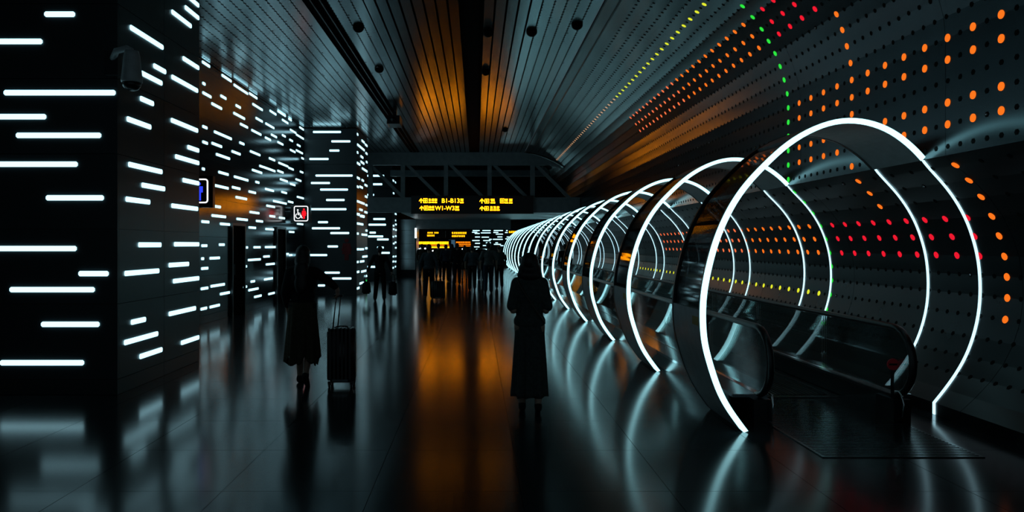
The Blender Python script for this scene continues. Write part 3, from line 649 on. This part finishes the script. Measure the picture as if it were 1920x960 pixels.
# ------------------------------------------------------------------ people
def remesh(mb, name, vox, mat, parent, it=4):
    me = mb.mesh(name); o = bpy.data.objects.new('tmp_remesh', me); C.objects.link(o)
    md = o.modifiers.new('r', 'REMESH'); md.mode = 'VOXEL'; md.voxel_size = vox; md.use_smooth_shade = True
    ms = o.modifiers.new('s', 'SMOOTH'); ms.iterations = it; ms.factor = .5
    dg = bpy.context.evaluated_depsgraph_get(); dg.update(); r = bpy.data.meshes.new_from_object(o.evaluated_get(dg)); r.name = name
    bpy.data.objects.remove(o); r.materials.clear(); r.polygons.foreach_set('use_smooth', [True]*len(r.polygons))
    return put(name, r, mat, parent)
def hand(mb, w, d, n, side, grip=.3):
    w = Vector(w); d = Vector(d).normalized(); n = Vector(n); n = (n-d*n.dot(d)).normalized(); s = d.cross(n)*side
    mb.capsule(w, .026, w+d*.03, .03); 
    for k in (-1.5,-.5,.5,1.5): mb.capsule(w+d*.01+s*k*.014, .015, w+d*.085+s*k*.0215, .0115, 8)
    for k, l in zip((-1.5,-.5,.5,1.5), (.058,.074,.08,.07)):
        b = w+d*.085+s*k*.0215; d1 = (d*math.cos(grip)+n*math.sin(grip)).normalized(); m = b+d1*l*.55; d2 = (d*math.cos(grip*2.4)+n*math.sin(grip*2.4)).normalized()
        mb.capsule(b, .0095, m, .0088, 8); mb.capsule(m, .0088, m+d2*l*.5, .0075, 8)
    t0 = w+d*.03+s*.026; t1 = t0+(d*.6+s*.75+n*.35).normalized()*.045; mb.capsule(t0, .014, t1, .0105, 8); mb.capsule(t1, .0105, t1+(d*.85+s*.25+n*.5).normalized()*.033, .0085, 8)
def limb_mid(a, b, out, k):
    return (Vector(a)+Vector(b))/2+Vector(out)*k
def person(label, X, Y, rot, height, vox, pose, wear, group=None):
    s = height/1.70; e = empty('person', (X, Y, 0)); e.rotation_euler = (0,0,rot); e.scale = (s,s,s)
    B = MB(); fem = wear.get('fem', False); sh = wear.get('sh', .155 if fem else .18); lean = pose.get('lean', 0.)
    def L(p): return Vector((p[0], p[1]+lean*max(0, p[2]-.9), p[2]))
    B.ellipsoid(L((0,0,.95)), (.16 if fem else .155,.115,.12)); B.ellipsoid(L((0,.0,1.09)), (.125 if fem else .14,.092,.15)); B.ellipsoid(L((0,.0,1.27)), (.145 if fem else .165,.105,.17))
    B.capsule(L((-sh+.03,0,1.385)), .055, L((sh-.03,0,1.385)), .055); B.capsule(L((0,-.005,1.39)), .055, L((0,.012,1.53)), .05)
    hd = L((0,.02,1.585)); ht = pose.get('head', 0.)
    R = Matrix.Rotation(ht, 3, 'X')
    def hp(x, y, z): return hd+R @ Vector((x,y,z))
    B.ellipsoid(hp(0,-.005,.01), (.076,.094,.105), rot=R); B.ellipsoid(hp(0,.025,-.045), (.058,.068,.072), rot=R)
    B.ellipsoid(hp(0,.075,-.09), (.024,.02,.018), rot=R); B.capsule(hp(0,.088,.02), .009, hp(0,.107,-.02), .0125, 8)
    B.ellipsoid(hp(0,.088,-.053), (.024,.011,.009), 8, 6, R)
    for k in (-1,1):
        B.ellipsoid(hp(k*.078,-.005,-.005), (.010,.02,.03), 8, 6, R); B.ellipsoid(hp(k*.032,.082,.034), (.022,.010,.008), 8, 6, R)
    shoe = {-1: MB(), 1: MB()}; trou = MB(); shirt = MB()
    for k, nm in ((-1,'l'),(1,'r')):
        hip = Vector((k*.088,0,.92)); foot = Vector(pose['foot_'+nm]); ank = foot+Vector((0,0,.085)); fp_ = pose.get('pitch_'+nm, 0.)
        leg = (hip-ank).length; bend = math.sqrt(max(0,.445**2-(leg/2)**2)) if leg < .88 else .01
        knee = limb_mid(hip, ank, (0,1,0), bend)
        B.capsule(hip, .082, knee, .055); B.capsule(knee, .055, knee+(ank-knee)*.35+Vector((0,-.012,0)), .054); B.capsule(knee+(ank-knee)*.35+Vector((0,-.012,0)), .053, ank, .037)
        toe = ank+Vector((0,.16*math.cos(fp_),-.055+.16*math.sin(fp_))); heel = ank+Vector((0,-.035*math.cos(fp_),-.045-.02*math.sin(fp_)))
        B.capsule(ank, .036, toe, .024); B.capsule(heel, .033, toe, .024)
        shoe[k].capsule(heel, .040, toe, .031); shoe[k].capsule(heel+Vector((0,0,.01)), .04, ank+Vector((0,.01,-.02)), .043)
        trou.capsule(hip+Vector((0,0,-.02)), .098, knee, .076); trou.capsule(knee, .076, ank+Vector((0,0,.0)), .062)
        shd = L((k*sh,0,1.385)); el = Vector(pose['elbow_'+nm]); wr_ = Vector(pose['wrist_'+nm])
        B.capsule(shd, .049, el, .038); B.capsule(el, .039, wr_, .026); fd = wr_-el
        hand(B, wr_, pose.get('hdir_'+nm, fd), pose.get('hn_'+nm, (-k*1.,.25,0)), k, pose.get('grip_'+nm, .3))
        sl = wear.get('sleeve', 1.); 
        if sl > 0:
            if sl <= .5: shirt.capsule(shd, .066, shd+(el-shd)*sl*2+Vector((k*.02,0,0)), wear.get('flare', .066))
            else: shirt.capsule(shd, .064, el, .053); shirt.capsule(el, .053, el+(wr_-el)*(sl-.5)*2*.95, .042)
    # lowest point of both shoes decides the ground contact
    body = remesh(B, 'body', vox, 'skin', e)
    for k in (-1,1): MB().ellipsoid(hp(k*.032,.081,.016), (.013,.010,.009), 8, 6).build('eye', 'eye_white', body, True)
    shirt.ellipsoid(L((0,0,.97)), (.176,.132,.12)); shirt.ellipsoid(L((0,0,1.1)), (.152,.112,.16)); shirt.ellipsoid(L((0,0,1.27)), (.176,.125,.17)); shirt.capsule(L((-sh+.03,0,1.39)), .066, L((sh-.03,0,1.39)), .066)
    if wear.get('top'): remesh(shirt, wear.get('topname','shirt'), max(vox,.010), wear['top'], e)
    if wear.get('trousers'):
        trou.ellipsoid((0,0,.95), (.172,.128,.10)); remesh(trou, 'trousers', max(vox,.010), wear['trousers'], e)
    if wear.get('skirt'):
        z0, z1, r0, r1, mat, seed = wear['skirt']; rn = random.Random(seed); rings = []; K_ = 72; ph = rn.uniform(0,6)
        M_ = 22
        for j in range(M_+1):
            t = j/M_; z_ = z0+(z1-z0)*t; ring = []
            for a in range(K_):
                th = 2*math.pi*a/K_; pl = t*(.022*math.sin(9*th+ph+t*.8)+.012*math.sin(15*th+1.3*ph)); hz = (t**4)*wear.get('ragged',.0)*(math.sin(5*th+ph)+.6*math.sin(11*th+2*ph))
                rr_ = r0+(r1-r0)*(t**.8)+pl; ring.append((rr_*math.cos(th), rr_*.78*math.sin(th)+wear.get('skirt_y',0)*t, z_+hz))
            rings.append(ring)
        for j in range(M_, -1, -1): rings.append([(p[0]*.965, p[1]*.965, p[2]) for p in rings[j]])
        MB().loft(rings, True, False).build(wear.get('skirtname','skirt'), mat, e, True)
    if wear.get('shoes'):
        for k in (-1,1): remesh(shoe[k], 'shoe', max(vox*.9,.008), wear['shoes'], e, 2)
    hr = MB(); hs = wear.get('hair','short')
    hr.ellipsoid(hp(0,-.022,.035), (.089,.095,.098), 16, 10, R)
    if hs == 'short': hr.ellipsoid(hp(0,-.05,-.01), (.076,.06,.075), rot=R)
    if hs == 'bob':
        hr.ellipsoid(hp(0,-.022,.03), (.102,.102,.108), rot=R); hr.ellipsoid(hp(0,-.035,-.05), (.126,.09,.105), rot=R); hr.ellipsoid(hp(0,-.045,-.105), (.138,.085,.08), rot=R)
    if hs == 'long':
        hr.ellipsoid(hp(0,-.04,-.06), (.098,.08,.13), rot=R); hr.ellipsoid(hp(0,-.075,-.20), (.095,.06,.16), rot=R); hr.ellipsoid(hp(0,-.09,-.34), (.085,.05,.14), rot=R)
    if hs == 'bun': hr.ellipsoid(hp(0,-.11,.06), (.045,.045,.045), rot=R)
    ho = remesh(hr, 'hair', max(vox,.008), 'hair', e, 3)
    for part in wear.get('extra', []): part(e)
    tag(e, label, 'person', group)
    return e
def strap(e):
    P = [(-.13,-.02,1.44),(-.10,-.125,1.36),(0,-.14,1.2),(.10,-.128,1.05),(.165,-.05,.95)]
    MB().tube(catmull(P, 5), .011, 6, .5).build('shoulder_strap', 'strap_brown', e, True)
# woman with the suitcase
W1d = 8.78
person('woman in a dark top and ragged-hem olive skirt pulling a black suitcase', pX(567,W1d), W1d, .0, 1.63, .0075,
    dict(foot_l=(-.075,.20,.0), foot_r=(.075,-.16,.085), pitch_r=-.75, pitch_l=.0, elbow_l=(-.205,-.05,1.14), wrist_l=(-.20,.08,.93), elbow_r=(.335,-.03,1.27), wrist_r=(.425,.0,1.185), hdir_r=(.10,.0,-1), hn_r=(-.9,.3,0), grip_r=.75, lean=.04, head=-.1),
    dict(fem=True, top='cloth_black', topname='jacket', sleeve=.9, skirt=(1.02,.30,.16,.205,'cloth_olive',4), ragged=.045, shoes='cloth_black', hair='long'))
# woman in the long dress
W2d = 7.42
person('woman in a long grey-green dress with a bob, walking beside the glowing arches', pX(993,W2d), W2d, -.05, 1.56, .0075,
    dict(foot_l=(-.08,.02,0), foot_r=(.09,-.10,.015), pitch_r=-.15, elbow_l=(-.175,-.04,1.09), wrist_l=(-.10,.18,1.12), elbow_r=(.175,-.04,1.09), wrist_r=(.10,.18,1.13), hdir_l=(.5,.7,.2), hdir_r=(-.5,.7,.2), hn_l=(0,0,1), hn_r=(0,0,1), head=.2),
    dict(fem=True, top='cloth_dress', topname='dress_top', sleeve=.42, skirt=(1.12,.16,.14,.178,'cloth_dress',9), flare=.062, sh=.135, ragged=.006, skirtname='dress', shoes='cloth_black', hair='bob', extra=[strap]))
walkA = dict(foot_l=(-.09,.24,.0), foot_r=(.10,-.24,.06), pitch_r=-.45, elbow_l=(-.25,-.10,1.13), wrist_l=(-.25,.0,.90), elbow_r=(.25,.05,1.13), wrist_r=(.26,.12,.90), lean=.05)
walkB = dict(foot_l=(-.10,-.22,.05), foot_r=(.09,.22,.0), pitch_l=-.4, elbow_l=(-.26,.02,1.13), wrist_l=(-.27,.06,.90), elbow_r=(.26,-.08,1.13), wrist_r=(.27,-.03,.90), lean=.04)
stand = dict(foot_l=(-.10,0,0), foot_r=(.10,.02,0), elbow_l=(-.24,-.03,1.13), wrist_l=(-.22,.12,.95), elbow_r=(.24,-.03,1.13), wrist_r=(.23,.10,.93))
def P(px, fy, label, h, pose, wear, rot=0., X=None):
    d = H0*F/(fy-VY); return person(label, X if X is not None else pX(px,d), d, rot, h, .013, pose, wear, None), d
man1, dm = P(712, 565, 'man in dark clothes with a bag in each hand, near the second light-bar pillar', 1.60, dict(walkA, foot_l=(-.16,.20,0), foot_r=(.15,-.20,.05), elbow_l=(-.30,-.03,1.14), wrist_l=(-.37,-.02,.92), elbow_r=(.30,-.03,1.14), wrist_r=(.37,-.02,.92), hdir_l=(0,0,-1), hdir_r=(0,0,-1), grip_l=.8, grip_r=.8), dict(top='cloth_black', trousers='cloth_black', shoes='cloth_black', hair='short'), .05)
wm2, dw2 = P(804, 561, 'person in a grey top and slim black trousers pulling a black trolley case', 1.66, walkB, dict(top='cloth_grey', trousers='cloth_black', shoes='cloth_pale', hair='short', fem=True))
P(885, 545, 'person in a pale blue-grey shirt walking beside the man in the long grey shirt', 1.62, walkA, dict(top='cloth_grey', trousers='cloth_black', shoes='cloth_black', hair='short', sleeve=.45))
P(916, 550, 'man in a long loose grey shirt and dark trousers walking toward the passage', 1.72, walkB, dict(top='cloth_pale', trousers='cloth_blue', shoes='cloth_black', hair='short', sleeve=.45))
P(936, 542, 'woman in a dark teal top and black trousers, next to the far arches', 1.62, walkA, dict(top='cloth_teal', trousers='cloth_black', shoes='cloth_pale', hair='bun', fem=True, sleeve=.4))
P(857, 533, 'person in a black jacket and black trousers under the gate sign', 1.70, stand, dict(top='cloth_black', trousers='cloth_black', shoes='cloth_black', hair='short'))
P(871, 527, 'person in a brown top with bare legs in a short skirt', 1.60, walkB, dict(top='cloth_brown', skirt=(1.0,.55,.16,.22,'cloth_brown',2), shoes='cloth_black', hair='long', fem=True))
P(836, 528, 'person in a blue jacket standing under the far amber signs', 1.66, stand, dict(top='cloth_blue', trousers='cloth_black', shoes='cloth_black', hair='short'))
P(847, 520, 'person in a teal coat amid the far crowd', 1.68, walkA, dict(top='cloth_teal', trousers='cloth_black', shoes='cloth_black', hair='bob', fem=True))
P(822, 522, 'person in an olive jacket amid the far crowd', 1.70, walkB, dict(top='cloth_olive', trousers='cloth_black', shoes='cloth_black', hair='short'))
P(791, 524, 'person in a brown coat beside the metal pier', 1.68, stand, dict(top='cloth_brown', trousers='cloth_black', shoes='cloth_black', hair='short'))
P(902, 525, 'person in a black coat at the foot of the far light-bar pillar', 1.70, stand, dict(top='cloth_black', trousers='cloth_blue', shoes='cloth_black', hair='short'))
wk = person('person in a black jacket riding the moving walkway inside the arches', 3.33, 28.0, 0, 1.66, .013, dict(stand, foot_l=(-.10,0,.0), foot_r=(.10,.02,.0)), dict(top='cloth_black', trousers='cloth_black', shoes='cloth_black', hair='short'))
wk.location.z = .016

# ------------------------------------------------------------------ luggage
def suitcase(X, Y, w, h, dp, hz, label, hx=0., rot=0.):
    e = empty('suitcase', (X, Y, 0)); e.rotation_euler = (0,0,rot); wb_ = .055
    me = bpy.data.meshes.new('shell'); bm = bmesh.new(); bmesh.ops.create_cube(bm, size=1)
    for v in bm.verts: v.co = Vector((v.co.x*w, v.co.y*dp, wb_+h/2+v.co.z*h))
    bmesh.ops.bevel(bm, geom=bm.edges[:], offset=.035, segments=3, affect='EDGES'); bm.to_mesh(me); bm.free(); me.polygons.foreach_set('use_smooth', [True]*len(me.polygons))
    put('shell', me, 'case_black', e)
    n = 6; rm = MB().box(-.011, .011, -dp/2-.008, dp/2+.008, wb_+.04, wb_+h+.006).mesh('rib')
    for i in range(n): put('rib', rm, 'case_black', e, (-w/2+.045+(w-.09)*i/(n-1), 0, 0))
    MB().box(-w/2-.004, w/2+.004, -.008, .008, wb_+.01, wb_+h+.003).build('zip_band', 'rubber', e)
    for sx_ in (-1,1):
        for sy_ in (-1,1):
            c = (sx_*(w/2-.03), sy_*(dp/2-.03)); MB().tube([(c[0]-.012,c[1],.027),(c[0]+.012,c[1],.027)], .027, 12).box(c[0]-.02,c[0]+.02,c[1]-.012,c[1]+.012,.03,wb_+.015).build('wheel', 'rubber', e)
    top = wb_+h
    for sx_ in (-1,1): MB().tube([(-.09+sx_*.028, dp*.3, top-.01),(hx+sx_*.026, dp*.3+.02, hz)], .008, 8).build('handle_rod', 'deck_metal', e, True)
    MB().tube([(hx-.05, dp*.3+.02, hz),(hx+.05, dp*.3+.02, hz)], .015, 8).build('handle_grip', 'black_plastic', e, True)
    MB().tube(catmull([(-.07,0,top),(-.055,0,top+.022),(.055,0,top+.022),(.07,0,top)],4), .009, 6).build('carry_handle', 'rubber', e, True)
    MB().box(-.09, .09, -dp/2-.012, -dp/2-.006, wb_+.02, wb_+.045).build('name_plate', 'skirt_metal', e)
    tag(e, label, 'suitcase', 'wheeled suitcases'); return e
suitcase(pX(641,8.72), 8.72, .315, .62, .23, 1.05, 'black ribbed suitcase held by the woman in the olive skirt', -.055)
suitcase(pX(819,dw2-.45)+.04, dw2-.45, .40, .52, .24, .98, 'black trolley case behind the person in slim black trousers', .02)
def hold_bag(X, Y, zt, w, h, label, nm):
    e = empty(nm, (X, Y, zt-h-.22)); me = bpy.data.meshes.new('bag_body'); bm = bmesh.new(); bmesh.ops.create_cube(bm, size=1)
    for v in bm.verts:
        k = 1.0 if v.co.z < 0 else .82; v.co = Vector((v.co.x*w*k, v.co.y*.16*k, h/2+v.co.z*h))
    bmesh.ops.bevel(bm, geom=bm.edges[:], offset=.04, segments=3, affect='EDGES'); bm.to_mesh(me); bm.free(); me.polygons.foreach_set('use_smooth', [True]*len(me.polygons))
    put('bag_body', me, 'cloth_black', e)
    for y in (-.04,.04): MB().tube(catmull([(-w*.25,y,h-.02),(-w*.14,y*.5,h+.16),(0,0,h+.21),(w*.14,y*.5,h+.16),(w*.25,y,h-.02)],4), .010, 6).build('bag_handle', 'strap_brown', e, True)
    MB().box(-w*.4,w*.4,-.004,.004,h-.004,h+.004).build('zip', 'skirt_metal', e); tag(e, label, 'bag'); return e
hold_bag(man1.location.x-.385, dm-.02, .80, .26, .36, 'black holdall in the left hand of the man near the second pillar', 'holdall')
hold_bag(man1.location.x+.385, dm-.02, .80, .26, .40, 'black tote bag in the right hand of the man near the second pillar', 'tote_bag')
